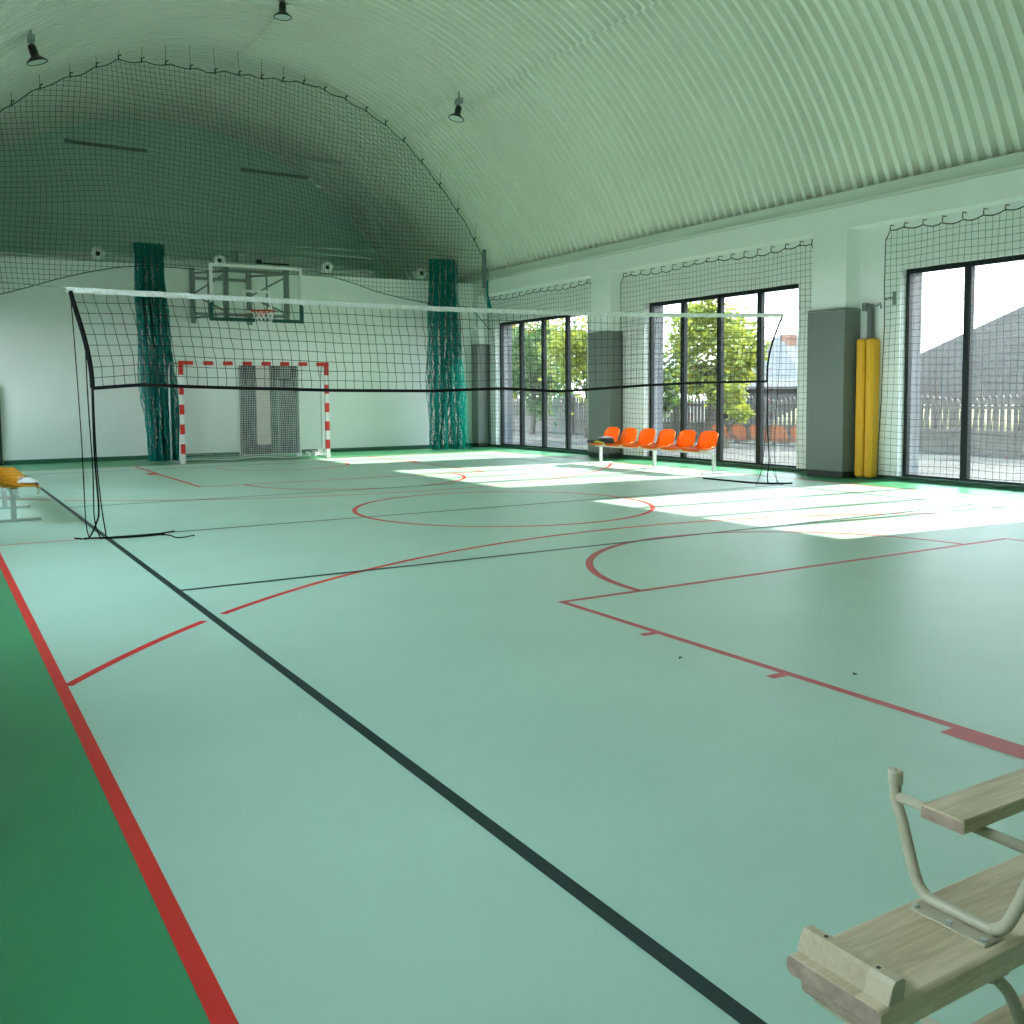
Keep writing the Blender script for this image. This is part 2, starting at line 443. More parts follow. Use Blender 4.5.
for k in range(1, NU):
    u = k / NU; m.tube([vbp(u + .0009*rnd.uniform(-1, 1), v/9) for v in range(10)], .0030, 4, caps=False)
for j in range(1, NV):
    m.tube([vbp(k/80, j/NV + .004*math.sin(k*.7+j)) for k in range(81)], .0030, 4, caps=False)
m.build('net_mesh', 'netdark', vn)
m = MB()
for k in range(80):
    u0, u1 = k/80, (k+1)/80
    def q(u, dz):
        x = lerp(1.19, 10.68, u); return (x, YV - .012 + .004*math.sin(x*31), interp(TOP, x) + dz + .003*math.sin(x*23))
    for dy in (0, .02):
        a, b, c, d = q(u0, -.048), q(u1, -.048), q(u1, .004), q(u0, .004)
        m.quad(*[(p[0], p[1] + dy, p[2]) for p in (a, b, c, d)])
m.build('top_tape', 'tape', vn)
m = MB(); m.tube([vbp(k/60, 1) for k in range(61)], .019, 6); m.build('bottom_cord', 'black', vn)
for (side, e) in ((0, LEFT), (1, RIGHT)):
    m = MB(); m.tube([vbp(side, v/12) for v in range(13)], .024 if side == 0 else .014, 6); m.build('side_band', 'black', vn)
m = MB(); m.tube([(-.36, YV, 2.47), (1.19, YV, 2.375)], .0035, 4); m.build('head_cable', 'steel', vn)
m = MB(); m.tube([(10.68, YV, 2.485), (12.49, YV, 2.62)], .0035, 4); m.build('head_cable', 'steel', vn)
def cord(path, r=.005): 
    m = MB(); m.tube(smooth_path(path, 6), r, 5); m.build('guy_cord', 'black', vn)
cord([(1.225, YV, 2.35), (1.245, YV, 1.9), (1.275, YV, .95), (1.285, YV, .2), (1.31, YV - .02, .012)])
cord([(1.34, YV, 1.92), (1.345, YV, 1.33), (1.365, YV, .66), (1.36, YV-.02, .2), (1.40, YV - .06, .012)], .006)
cord([(1.385, YV, 1.44), (1.385, YV, .8), (1.405, YV, .3), (1.38, YV - .02, .16), (1.30, YV - .04, .012), (1.22, YV - .01, .012), (1.19, YV+.04, .012)], .009)
cord([(1.395, YV, 1.44), (1.40, YV, .8), (1.43, YV, .3), (1.455, YV-.04, .012), (1.40, YV - .12, .012), (1.6, YV - .2, .012), (1.96, YV - .22, .012), (2.03, YV - .5, .012), (2.2, YV - .42, .012)], .006)
cord([(1.26, YV - .02, .012), (1.43, YV - .13, .014), (1.73, YV - .22, .014), (1.95, YV - .16, .012), (2.0, YV - .05, .012)], .007)
cord([(1.3, YV - .02, .012), (1.5, YV - .09, .012), (1.85, YV - .12, .012), (2.1, YV + .0, .012)], .006)
cord([(10.66, YV, 2.47), (10.6, YV, 1.5), (10.53, YV, .6), (10.62, YV + .02, .012)], .004)
cord([(10.385, YV, 1.5), (10.39, YV, .9), (10.43, YV, .4), (10.45, YV + .05, .1), (10.55, YV + .1, .012)], .009)
cord([(10.39, YV, 1.5), (10.36, YV, .8), (10.28, YV, .25), (10.22, YV + .05, .012)], .004)
cord([(10.44, YV, .4), (10.55, YV, .15), (10.66, YV, .012), (10.8, YV + .05, .012)], .004)
cord([(10.48, 11.4, .012), (10.5, 10.8, .012), (10.55, 10.3, .014), (10.72, 10.1, .014), (10.95, 10.0, .012)], .013)

# ------------------------------------------------------------------ divider net along the vault
YD = 21.05
dn = thing('divider_net', 'dark green curtain net hung under the vault arch in front of the back wall', 'net', (CX, YD, 4.0))
LOW = [(-.4, 2.9), (1.36, 3.35), (1.88, 3.51), (2.42, 3.70), (2.98, 3.87), (3.45, 3.98), (3.93, 4.04), (8.04, 4.05), (8.57, 3.95), (9.14, 3.79), (9.77, 3.66), (10.57, 3.53), (11.61, 3.50), (11.95, 3.26), (12.26, 2.95)]
SAG = [(-.4, .1), (1.5, .14), (2.9, .12), (3.6, .0), (4.4, .2), (5.4, .42), (6.4, .34), (7.6, .06), (9.9, .05), (11, .18), (12.2, .2)]
def dtop(x):
    d = 6.92**2 - (x - CX)**2
    zt = ZC + math.sqrt(max(d, 7.3))
    sc = .05 * abs(math.sin(x * 6.0))
    return max(zt - interp(SAG, x) * .9 - sc, 4.3 if x > 12 or x < 0 else 0)
m = MB(); nx = 126; xa, xb = -.3, 12.24; rowsN = 46
def dpt(x, z):
    return (x + .05*math.sin(z*2.1 + x*1.3), YD + .10*math.sin(x*1.9 + z*.8) , z)
for k in range(nx + 1):
    x = lerp(xa, xb, k / nx); z1 = dtop(x); z0 = interp(LOW, x)
    n = max(6, int((z1 - z0) / .22)); m.tube([dpt(x, lerp(z0, z1, j / n)) for j in range(n + 1)], .0040, 3, caps=False)
j = 0; z = 2.95
while z < 8.7:
    run = []
    for k in range(nx + 1):
        x = lerp(xa, xb, k / nx)
        # rows follow the sagging head line near the top and the hem below
        zz = z + .25 * math.sin((x - 1.2) * .55) * (1 if z > 5 else .2)
        if interp(LOW, x) < zz < dtop(x): run.append(dpt(x, zz))
        else:
            if len(run) > 1: m.tube(run, .0040, 3, caps=False)
            run = []
    if len(run) > 1: m.tube(run, .0040, 3, caps=False)
    z += .1
m.build('net_panel', 'tealdk', dn)
m = MB(); m.tube([dpt(lerp(xa, xb, k/200), dtop(lerp(xa, xb, k/200))) for k in range(201)], .011, 5); m.build('head_cord', 'tealdk', dn)
m = MB(); m.tube([dpt(lerp(xa, xb, k/200), interp(LOW, lerp(xa, xb, k/200))) for k in range(201)], .010, 5); m.build('hem_cord', 'tealdk', dn)
for k in range(25):
    x = lerp(.3, 11.8, k / 24); zt = ZC + math.sqrt(7.0**2 - (x-CX)**2); p0 = dpt(x, dtop(x))
    m = MB(); m.tube([(p0[0], p0[1], p0[2] - .02), (p0[0], p0[1], p0[2] + .07), (p0[0] + .05, p0[1], p0[2] + .09)], .016, 5)
    m.tube([(p0[0], p0[1], p0[2] + .06), (p0[0], YD, zt + .06)], .005, 3); m.build('hook', 'tealdk', dn)
def bundle(xt0, xt1, xb0, xb1, ztop, seed):
    r_ = random.Random(seed); m = MB(); nc = 72; nz = 44
    def bp(u, v):
        x = lerp(lerp(xt0, xb0, v**1.5), lerp(xt1, xb1, v**1.5), u)
        fold = .09*math.sin(u*2*pi*4.5 + 1.2*math.sin(v*3)) + .05*math.sin(u*2*pi*11 + v*5)
        return (x + .02*math.sin(v*17 + u*40), YD - .08 + fold, lerp(ztop, .025, v))
    for layer in (0, 1):
        q = lambda u, v: (lambda p: (p[0] + .045*layer*math.sin(u*29 + v*7), p[1] + .075*layer + .03*layer*math.sin(u*37 + 2), p[2]))(bp(u, v))
        for k in range(nc + 1):
            u = k / nc; ph = r_.uniform(0, 6)
            m.tube([q(min(1, max(0, u + .012*math.sin(v/nz*60 + ph))), v / nz) for v in range(nz + 1)], .0078, 3, caps=False)
        for v in range(0, 84):
            vv = (v + .5*layer) / 84
            m.tube([q(k / 60, max(0, min(1, vv + .006*math.sin(k*1.3 + v)))) for k in range(61)], .0062, 3, caps=False)
    # heap on the floor
    for k in range(26):
        x = r_.uniform(xb0 - .05, xb1 + .12); a = r_.uniform(0, 6.28); p = []
        for q_ in range(5): p.append((x + .1*math.cos(a + q_*.9)*r_.uniform(.4, 1), YD - .1 + .14*math.sin(a + q_)*r_.uniform(.5, 1), .02 + .06*r_.random()))
        m.tube(p, .005, 3, caps=False)
    m.build('gathered_net', 'teal', dn)
bundle(3.80, 4.38, 3.98, 4.66, 4.50, 3)
bundle(10.53, 11.25, 10.48, 11.52, 4.62, 5)
m = MB()
for k in range(14):
    x = 12.05 + .12*rnd.random(); m.tube([(x, YD, 4.2), (x + .02*rnd.uniform(-1, 1), YD + .03, 3.85), (x + .1, YD, 3.5)], .009, 3)
m.build('tied_net', 'teal', dn)
m = MB(); m.box(12.02, 12.10, YD - .03, YD + .03, 4.0, 4.95); m.build('rail_end', 'grey', dn)

# tensioned steel wires in front of the gable
for (za, zb, y_, lab) in ((4.62, 4.80, 21.4, 'upper thin steel wire stretched across the arch above the back wall'), (4.78, 4.55, 21.55, 'lower thin steel wire crossing the other wire above the back wall')):
    m = MB(); m.tube([(-.3, y_, za + .1), (CX, y_, (za + zb)/2), (12.2, y_, zb)], .007, 4); tag(m.build('steel_wire', 'silver'), lab, 'wire')

# ------------------------------------------------------------------ nets over the windows
def window_net(y0, y1, label, bow):
    t = thing('window_net', label, 'net', (XB - .09, (y0+y1)/2, 0), 'black protection nets over the windows')
    X = XB - .09; zt = 3.80; nh = max(2, round((y1-y0)/.32)); m = MB()
    def ztop(y):
        u = (y - y0)/(y1 - y0); return zt - .035*abs(math.sin(u*nh*pi)) - .05*math.sin(u*pi*2)**2 - (.1 if u < .012 or u > .988 else 0)
    def edge(y, z):
        d = bow * (1 - z/3.7)**2
        return y + (d if y > (y0+y1)/2 else -d*.3) * abs((y - (y0+y1)/2)/((y1-y0)/2))**4
    n = int((y1-y0)/.1)
    P = lambda y, z: (X + .012*math.sin(y*3 + z*2), edge(y, z) + .006*math.sin(z*5 + y*11), z)
    for k in range(n + 1):
        y = lerp(y0, y1, k/n); m.tube([P(y, lerp(.05, ztop(y), j/20)) for j in range(21)], .0030, 3, caps=False)
    for j in range(1, 38):
        z = .05 + j*.1
        if z < zt - .12: m.tube([P(lerp(y0, y1, k/40), z + .012*math.sin(k*.45 + j*.2)) for k in range(41)], .0030, 3, caps=False)
    m.build('net_mesh', 'netwin', t)
    m = MB(); path = [P(y0, .05), P(y0, 1.3), P(y0, 2.6), P(y0, 3.62)] + [P(lerp(y0, y1, k/(nh*4)), ztop(lerp(y0, y1, k/(nh*4)))) for k in range(1, nh*4)] + [P(y1, 3.62), P(y1, 3.0), P(y1, 2.4), P(y1, 1.8), P(y1, 1.2), P(y1, .6), P(y1, .05)]
    m.tube(path, .009, 4); m.build('border_cord', 'netdark', t)
    m = MB(); m.tube([P(lerp(y0, y1, k/60), .05 + .012*math.sin(k)) for k in range(61)], .008, 4); m.build('hem_cord', 'netwin', t)
    h0 = None
    for k in range(nh + 1):
        y = min(max(lerp(y0, y1, k/nh), y0 + .07), y1 - .07)
        if h0 is None:
            m = MB(); m.tube([(XB, y, zt + .05), (X + .01, y, zt + .05), (X, y, zt + .01), (X, y, zt - .035)], .008, 5); h0 = m.build('hook', 'netdark', t); hy = y
        else:
            h = h0.copy(); C.objects.link(h); h.parent = t; h.location = (0, y - hy, 0)
    return t
window_net(17.05, 21.72, 'black protection net over the farthest window beside the back wall', .0)
window_net(11.02, 16.14, 'black protection net over the middle window behind the orange seat row', .0)
window_net(4.95, 9.66, 'black protection net over the nearest window at the right edge', .08)

# ------------------------------------------------------------------ pads on the pilasters
def wall_pad(y0, y1, label, group='grey pilaster pads'):
    t = thing('wall_pad', label, 'pad', (XP, (y0+y1)/2, 0), group)
    m = MB(); x0 = XP - .07; o = [(x0, y0 - .06), (x0, y1 + .06), (XB - .002, y1 + .06), (XB - .002, y1), (XP, y1), (XP, y0), (XB - .002, y0), (XB - .002, y0 - .06)]
    if y1 > 21: o = [(x0, y0 - .06), (x0, y1), (XP, y1), (XP, y0), (XB - .002, y0), (XB - .002, y0 - .06)]
    m.extrude(o, 'z', .10, 2.66); c = m.build('cover', 'pad', t)
    b = c.modifiers.new('b', 'BEVEL'); b.width = .018; b.segments = 3; b.limit_method = 'ANGLE'
    m = MB(); m.extrude([(p[0] + (.03 if p[0] < XP else 0), min(max(p[1], y0 - .04), y1 + .04)) for p in o], 'z', 0, .10); m.build('base', 'padseam', t)
    return t
wall_pad(10.22, 10.84, 'grey padded pilaster cover beside the yellow post pads')
wall_pad(16.24, 16.86, 'grey padded pilaster cover behind the far end of the orange seats')
wall_pad(21.82, 22.08, 'grey padded corner cover beside the right green net bundle')

# ------------------------------------------------------------------ yellow padded net post
t = thing('net_post', 'grey steel net post in yellow padding beside the grey pilaster pad', 'post', (12.52, 9.94, 0))
m = MB(); m.box(12.49, 12.57, 9.87, 9.95, 0, 2.70, bev=.008); m.build('post', 'postgrey', t)
for ya, yb in ((9.765, 9.905), (9.93, 10.085)):
    m = MB(); m.box(12.40, 12.60, ya, yb, .03, 2.17, bev=.03); m.build('padding', 'yellow', t, smooth=False)
m = MB(); m.tube([(12.53, 9.86, 2.66), (12.53, 10.06, 2.66)], .028, 8); m.box(12.47, 12.55, 9.95, 10.03, 2.60, 2.72); m.build('pulley', 'grey', t)
m = MB(); m.tube([(12.53, 9.8, 2.66), (12.53, 9.74, 2.70), (12.53, 9.72, 2.62)], .016, 6); m.build('hook', 'grey', t)
t = thing('wall_bracket', 'small grey metal bracket with eye at the edge of the nearest window net', 'bracket', (XB, 9.55, 2.75))
m = MB(); m.box(XB - .03, XB, 9.53, 9.57, 2.66, 2.86); m.build('plate', 'grey', t)
m = MB(); m.tube([(XB - .03, 9.55, 2.77), (XB - .07, 9.60, 2.77), (XB - .07, 9.68, 2.75)], .014, 6); m.build('arm', 'grey', t)

# ------------------------------------------------------------------ handball goal
gx0, gx1, gy = 4.43, 7.59, 20.12
g = thing('handball_goal', 'red and white banded handball goal with a white net by the back wall', 'goal', (CX, gy, 0))
for x in (gx0, gx1 - .08):
    m = MB(); z = 2.08; z2 = z - .28; m.box(x, x + .08, gy, gy + .08, z2, z, 1)
    for k in range(9): m.box(x, x + .08, gy, gy + .08, z2 - .2*(k+1), z2 - .2*k, k % 2)
    m.build('post', ['white', 'redp'], g)
m = MB(); m.box(gx0 + .08, gx0 + .28, gy, gy + .08, 2.0, 2.08, 1); m.box(gx1 - .28, gx1 - .08, gy, gy + .08, 2.0, 2.08, 1)
for k in range(13): m.box(gx0 + .28 + .2*k, gx0 + .28 + .2*(k+1), gy, gy + .08, 2.0, 2.08, k % 2)
m.build('crossbar', ['white', 'redp'], g)
for (x, o) in ((gx0 - .02, -1), (gx1 + .02, 1)):
    m = MB(); m.tube(smooth_path([(x, gy + .06, 2.03), (x + .03*o, gy + .35, 2.04), (x + .04*o, gy + .56, 2.0), (x + .04*o, gy + .65, 1.85), (x + .04*o, gy + .67, 1.0), (x + .04*o, gy + .68, .03)], 6), .018, 8)
    m.tube([(x + .04*o, gy + .68, .025), (x, gy + .06, .025)], .018, 8); m.build('rear_stay', 'steel', g, smooth=True)
m = MB(); m.tube([(gx0 - .06, gy + .68, .025), (gx1 + .06, gy + .68, .025)], .018, 8); m.build('ground_bar', 'steel', g)
m = MB(); rr = .0027
def gb(u, v):
    x = lerp(gx0 + .1, gx1 - .1, u); s = v
    yy = gy + .1 + .5*math.sin(min(1, s*1.15)*pi/2)*.9 + .05*math.sin(u*6)*s
    return (x + .02*math.sin(s*5 + u*9), yy, lerp(2.0, .03, s) + .02*math.sin(u*14)*s)
for k in range(61): m.tube([gb(k/60, j/16) for j in range(17)], rr, 3, caps=False)
for j in range(1, 41): m.tube([gb(k/30, j/41) for k in range(31)], rr, 3, caps=False)
m.tube([gb(k/40, 1) for k in range(41)], .01, 5)
m.build('back_net', 'netwhite', g)
for (x, uu) in ((gx0 + .07, 0), (gx1 - .07, 1)):
    m = MB()
    for j in range(1, 40):
        e = gb(uu, j/40); m.tube([(x, gy + .08, e[2]), (lerp(x, e[0], .5), lerp(gy + .08, e[1], .5), e[2] - .015), e], rr, 3, caps=False)
    for k in range(1, 14):
        t_ = k/14; m.tube([(lerp(x, gb(uu, j/16)[0], t_), lerp(gy + .08, gb(uu, j/16)[1], t_), lerp(2.0, .03, j/16)) for j in range(2, 17)], rr, 3, caps=False)
    m.tube([gb(uu, j/16) for j in range(17)], .006, 4); m.build('side_net', 'netwhite', g)
for x in (7.02, 7.22, 7.36):
    m = MB(); m.box(x, x + .07, gy + .38, gy + .56, .02, .12, bev=.02); m.build('net_weight', 'white', g)

# ------------------------------------------------------------------ glazed door behind the goal, dark door at the left
dr = bpy.data.objects.new('door_1', None); C.objects.link(dr); dr.location = (6.87, YB, 0); struct(dr)
def dpart(n, x0, x1, z0, z1, mm, d=.03):
    m = MB(); m.box(x0, x1, YB - d, YB - .001, z0, z1); return m.build(n, mm, dr)
dpart('door_frame', 6.18, 6.21, 0, 2.13, 'grey', .04); dpart('door_frame', 7.53, 7.57, 0, 2.13, 'grey', .04); dpart('door_frame', 6.21, 7.53, 2.10, 2.13, 'grey', .04)
dpart('door_leaf', 6.21, 6.56, .02, 1.78, 'doorgrey'); dpart('transom', 6.21, 6.56, 1.78, 2.10, 'doordk'); dpart('door_panel', 6.56, 6.88, .24, 2.10, 'doorpink', .035)
dpart('kick_panel', 6.56, 6.88, .02, .24, 'doorgrey'); dpart('door_leaf', 6.88, 7.53, .02, 1.78, 'doorgrey'); dpart('transom', 6.88, 7.12, 1.78, 2.10, 'doordk'); dpart('transom', 7.12, 7.38, 1.78, 2.10, 'doorgrey'); dpart('transom', 7.38, 7.53, 1.78, 2.10, 'doordk')
dpart('door_stile', 7.05, 7.10, .02, 1.78, 'grey', .04)
d2 = bpy.data.objects.new('door_2', None); C.objects.link(d2); d2.location = (.8, YB, 0); struct(d2)
m = MB(); m.box(.3, 1.28, YB - .05, YB - .001, 0, 1.55); m.build('door_leaf', 'doordk', d2)
m = MB(); m.box(1.28, 1.335, YB - .06, YB - .001, 0, 1.6); m.build('door_frame', 'doordk', d2)

# ------------------------------------------------------------------ basketball hoop
by, bcx = 19.0, 5.72
h = thing('basketball_hoop', 'glass basketball backboard with orange rim on a grey wall frame', 'hoop', (bcx, by, 2.8))
bx0, bx1, bz0, bz1 = 4.80, 6.64, 2.84, 3.92
m = MB(); m.box(bx0 + .03, bx1 - .03, by, by + .014, bz0 + .03, bz1 - .03); m.build('pane', 'clear', h)
m = MB(); wd = .055
m.box(bx0, bx1, by - .02, by + .03, bz1 - wd, bz1); m.box(bx0, bx0 + wd, by - .02, by + .03, bz0 + .32, bz1 - wd); m.box(bx1 - wd, bx1, by - .02, by + .03, bz0 + .32, bz1 - wd)
m.build('board_frame', 'white', h)
m = MB()
for xx in ((bx0 - .01, bx0 + .055), (bx1 - .055, bx1 + .01)):
    m.extrude([(xx[0], bz0 - .02), (xx[1], bz0 - .02), (xx[1], bz0 + (.32 if xx[0] > 5 else .36)), (xx[0], bz0 + (.36 if xx[0] > 5 else .32))], 'y', by - .03, by + .04)
m.box(bx0 + .055, bx1 - .055, by - .03, by + .04, bz0 - .02, bz0 + .045); m.build('edge_padding', 'greenpad', h)
m = MB(); tz0, tz1, tx0, tx1 = 2.99, 3.44, bcx - .295, bcx + .295
m.box(tx0, tx1, by - .004, by, tz1 - .05, tz1); m.box(tx0, tx1, by - .004, by, tz0, tz0 + .05); m.box(tx0, tx0 + .05, by - .004, by, tz0 + .05, tz1 - .05); m.box(tx1 - .05, tx1, by - .004, by, tz0 + .05, tz1 - .05)
m.build('target_square', 'white', h)
ry, rz = by - .38, 3.0
m = MB(); m.tube([(bcx + .225*math.cos(2*pi*k/32), ry + .225*math.sin(2*pi*k/32), rz) for k in range(32)], .020, 6, closed=True)
m.box(bcx - .09, bcx + .09, by - .16, by - .02, rz - .07, rz + .0); m.tube([(bcx - .08, by - .03, rz - .06), (bcx - .14, ry + .1, rz - .01)], .011, 5); m.tube([(bcx + .08, by - .03, rz - .06), (bcx + .14, ry + .1, rz - .01)], .011, 5)
rim_ = m.build('rim', 'rim', h, smooth=True)
m = MB()
for k in range(12):
    for sg in (1, -1):
        p = []
        for j in range(9):
            v = j/8; r = lerp(.222, .105, v**.7); a = 2*pi*(k/12) + sg*v*1.3; p.append((bcx + r*math.cos(a), ry + r*math.sin(a), rz - .4*v))
        m.tube(p, .0085, 4, caps=False)
m.build('hoop_net', 'netwhite', rim_)
for k, (xw, xf) in enumerate(((5.20, 5.13), (6.46, 6.34))):
    m = MB(); yw, yf = YB - .04, by + .06; q = .032
    def bar(a, b, r=.026): m.tube([a, b], r, 4)
    m.box(xw - .05, xw + .05, yw - .03, YB - .002, 2.98, 4.20); m.box(xf - .045, xf + .045, yf - .02, yf + .07, 2.87, 3.92)
    bar((xw, yw, 4.08), (xf, yf + .1, 3.80)); bar((xw, yw, 3.10), (xf, yf + .1, 2.98)); bar((xw, yw, 3.62), (xf, yf + .1, 3.74), .022); bar((xw, yw, 3.62), (xf, yf + .1, 3.02), .022)
    ym = (yw + yf)/2; bar((lerp(xw, xf, .5), ym, 3.0), (lerp(xw, xf, .5), ym, 3.95), .02)
    m.build('arm_truss', 'grey', h)
for z in (3.20, 3.60, 3.98):
    m = MB(); m.box(5.20, 6.46, YB - .05, YB - .003, z - .03, z + .03); m.build('wall_rail', 'grey', h)
for z in (2.95, 3.80):
    m = MB(); m.box(5.13, 6.34, by + .04, by + .10, z - .025, z + .025); m.build('board_rail', 'grey', h)

# ------------------------------------------------------------------ air duct and unit on top of the partition wall
d = thing('air_duct', 'round metal air duct with white jet nozzles lying above the back wall', 'duct', (CX, 22.6, 4.2))
m = MB(); pr = []
for x, r in ((-.3, .085), (2.4, .085), (2.75, .125), (9.6, .125)): pr.append((x, r))
m.tube([(x, 22.32, 4.165 + r) for x, r in pr], [r for x, r in pr], 16)
for x in (2.75, 3.5, 4.6, 5.3, 6.0, 7.0, 8.0, 9.0): m.tube([(x - .02, 22.32, 4.29), (x + .02, 22.32, 4.29)], .131, 16)
m.build('pipe', 'duct', d, smooth=False)
for i, (x, z) in enumerate(((3.25, 4.355), (5.76, 4.375), (8.28, 4.375), (10.74, 4.38))):
    m = MB(); rot = Matrix.Rotation(pi/2, 3, 'X')
    m.lathe([(.04, -.06), (.05, .02), (.08, .0), (.13, .03), (.135, .015), (.125, -.05), (.09, -.42)], (x, 21.9, z), 24, 0, rot); nz = m.build('nozzle', 'white', d, smooth=True)
    m = MB(); m.lathe([(.0, .012), (.052, .012)], (x, 21.9, z), 20, 0, rot); m.build('nozzle_throat', 'blackm', nz)
u = thing('air_unit', 'long pale box air handling unit above the wall behind the backboard', 'air unit', (7.5, 23.2, 4.2))
m = MB(); m.box(6.48, 8.72, 22.95, 23.6, 4.0, 4.72, bev=.015); m.build('casing', 'duct', u)
m = MB(); m.box(6.9, 7.03, 22.92, 22.95, 4.45, 4.6); m.box(7.05, 7.7, 22.93, 22.95, 4.44, 4.54); m.build('control_panel', 'blackm', u)

# ------------------------------------------------------------------ lamps
def lamp(x, y, label, tilt):
    a = math.atan2(x - CX, 6.6); zt = ZC + math.sqrt(7.0**2 - (x - CX)**2) - (.13 if abs(x - CX) > 1 else 0)
    t = thing('ceiling_lamp', label, 'lamp', (x, y, zt), 'bell lamps under the vault')
    R = Matrix.Rotation(tilt, 3, 'Y'); c = Vector((x, y, zt - .10))
    m = MB(); m.box(x - .05, x + .05, y - .10, y + .10, zt - .05, zt + .05); m.tube([(x, y, zt + .2), (x, y, zt - .16)], .02, 8); m.build('bracket', 'steel', t)
    m = MB(); m.lathe([(.0, -.0), (.055, -.0), (.065, -.05), (.065, -.17), (.09, -.19), (.165, -.255), (.168, -.27), (.15, -.27)], c, 24, 0, R); m.build('housing', 'blackm', t, smooth=True)
    m = MB(); m.lathe([(.0, -.262), (.15, -.262)], c, 24, 0, R); m.build('lens', 'lens', t)
lamp(9.74, 18.0, 'black bell lamp under the vault, rightmost of the three', .25)
lamp(5.93, 17.7, 'black bell lamp under the crown of the vault, middle of the three', 0)
lamp(1.72, 17.5, 'black bell lamp under the vault, leftmost of the three', -.3)
def tube_lamp(p, q, label, mm):
    t = thing('linear_lamp', label, 'lamp', p, 'linear lamps behind the curtain net'); v = Vector(q) - Vector(p)
    m = MB(); m.tube([p, q], .045, 6); m.build('body', mm, t)
    for s in (.12, .88):
        m = MB(); c = Vector(p) + v*s; m.tube([c, (c.x, c.y, ZC + math.sqrt(49 - (c.x - CX)**2))], .006, 4); m.build('suspension_wire', 'steel', t)
tube_lamp((3.07, 25, 7.33), (4.91, 25, 7.32), 'dark linear lamp hanging near the crown of the far arch, leftmost', 'grey')
tube_lamp((7.19, 25, 7.14), (8.97, 25, 7.12), 'dark linear lamp hanging at the right of the far arch, lower one', 'grey')
tube_lamp((7.90, 24.6, 7.55), (9.75, 24.6, 7.50), 'pale linear lamp hanging at the right of the far arch, upper one', 'silver')

# ------------------------------------------------------------------ seat rows
def seat_row(name, label, x0, y0, s, seatmat, legs, group):
    """six shells on a beam; s = +1 backs towards +x"""
    t = thing(name, label, 'seats', (x0, y0, 0), group)
    def shell(yc):
        m = MB(); prof_ = [(-.235, .385), (-.22, .405), (-.12, .408), (0, .398), (.10, .400), (.145, .418), (.175, .47), (.195, .56), (.21, .66), (.215, .70)]
        nu = len(prof_) - 1; nv = 12
        def P(i, j, off):
            px, pz = prof_[i]; v = j/nv*2 - 1
            wd = .22
            if i >= nu - 1: wd = .175 if i == nu else .205
            if i == 0: wd = .205
            cup = (.10 if i in (4, 5) else .05)*abs(v)**4 if 2 < i < 8 else .02*abs(v)**3
            yy = yc + v*wd; xx = px; zz = pz
            if i <= 4: zz += cup*.6
            else: xx -= cup
            if i == nu: zz -= .025*abs(v)**4
            n = (0, -1) if i < 4 else ((.7, -.7) if i < 6 else (1, -.1))
            return (x0 + s*(xx + n[0]*off), yy, zz + n[1]*off)
        k0 = len(m.v); W = nv + 1
        for off in (0, .012):
            for i in range(nu + 1):
                for j in range(W): m.v.append(P(i, j, off))
        q = (nu + 1)*W
        for i in range(nu):
            for j in range(nv):
                a = i*W + j; m.f.append((a, a+1, a+W+1, a+W)); m.f.append((q+a, q+a+W, q+a+W+1, q+a+1)); m.mi += [0, 0]
        for i in range(nu):
            for j in (0, nv):
                a = i*W + j; m.f.append((a, a+W, q+a+W, q+a)); m.mi.append(0)
        for j in range(nv):
            for i in (0, nu):
                a = i*W + j; m.f.append((a, a+1, q+a+1, q+a)); m.mi.append(0)
        # turned-down flange round the shell
        for j in (0, nv):
            rim = [P(i, j, .006) for i in range(nu + 1)]; m.tube(rim, .011, 5)
        m.tube([P(0, j, .006) for j in range(W)], .011, 5); m.tube([P(nu, j, .006) for j in range(W)], .010, 5)
        return m
    first = None
    for k in range(6):
        yc = y0 + .54*k
        if first is None: first = shell(yc).build('seat', seatmat, t, smooth=True)
        else:
            c = first.copy(); C.objects.link(c); c.parent = t; c.location = (0, .54*k, 0)
    m = MB(); m.box(x0 - .03, x0 + .03, y0 - .28, y0 + 2.98, .33, .385); m.build('beam', 'silver', t)
    for ly in legs:
        m = MB(); m.box(x0 - .028, x0 + .028, ly - .02, ly + .02, .03, .34); m.box(x0 - .27, x0 + .27, ly - .022, ly + .022, .006, .035, bev=.006); m.build('leg', 'silver', t)
        for e in (-.25, .25):
            pass
    return t
seat_row('seat_row', 'row of six orange plastic seats standing before the middle window', 11.22, 12.27, 1, 'orange', (11.95, 13.48, 15.1), 'tribune seat rows')
seat_row('seat_row', 'amber yellow plastic seat row at the left edge of the hall', .80, 11.74, -1, 'amber', (11.83, 13.24, 14.65), 'tribune seat rows')

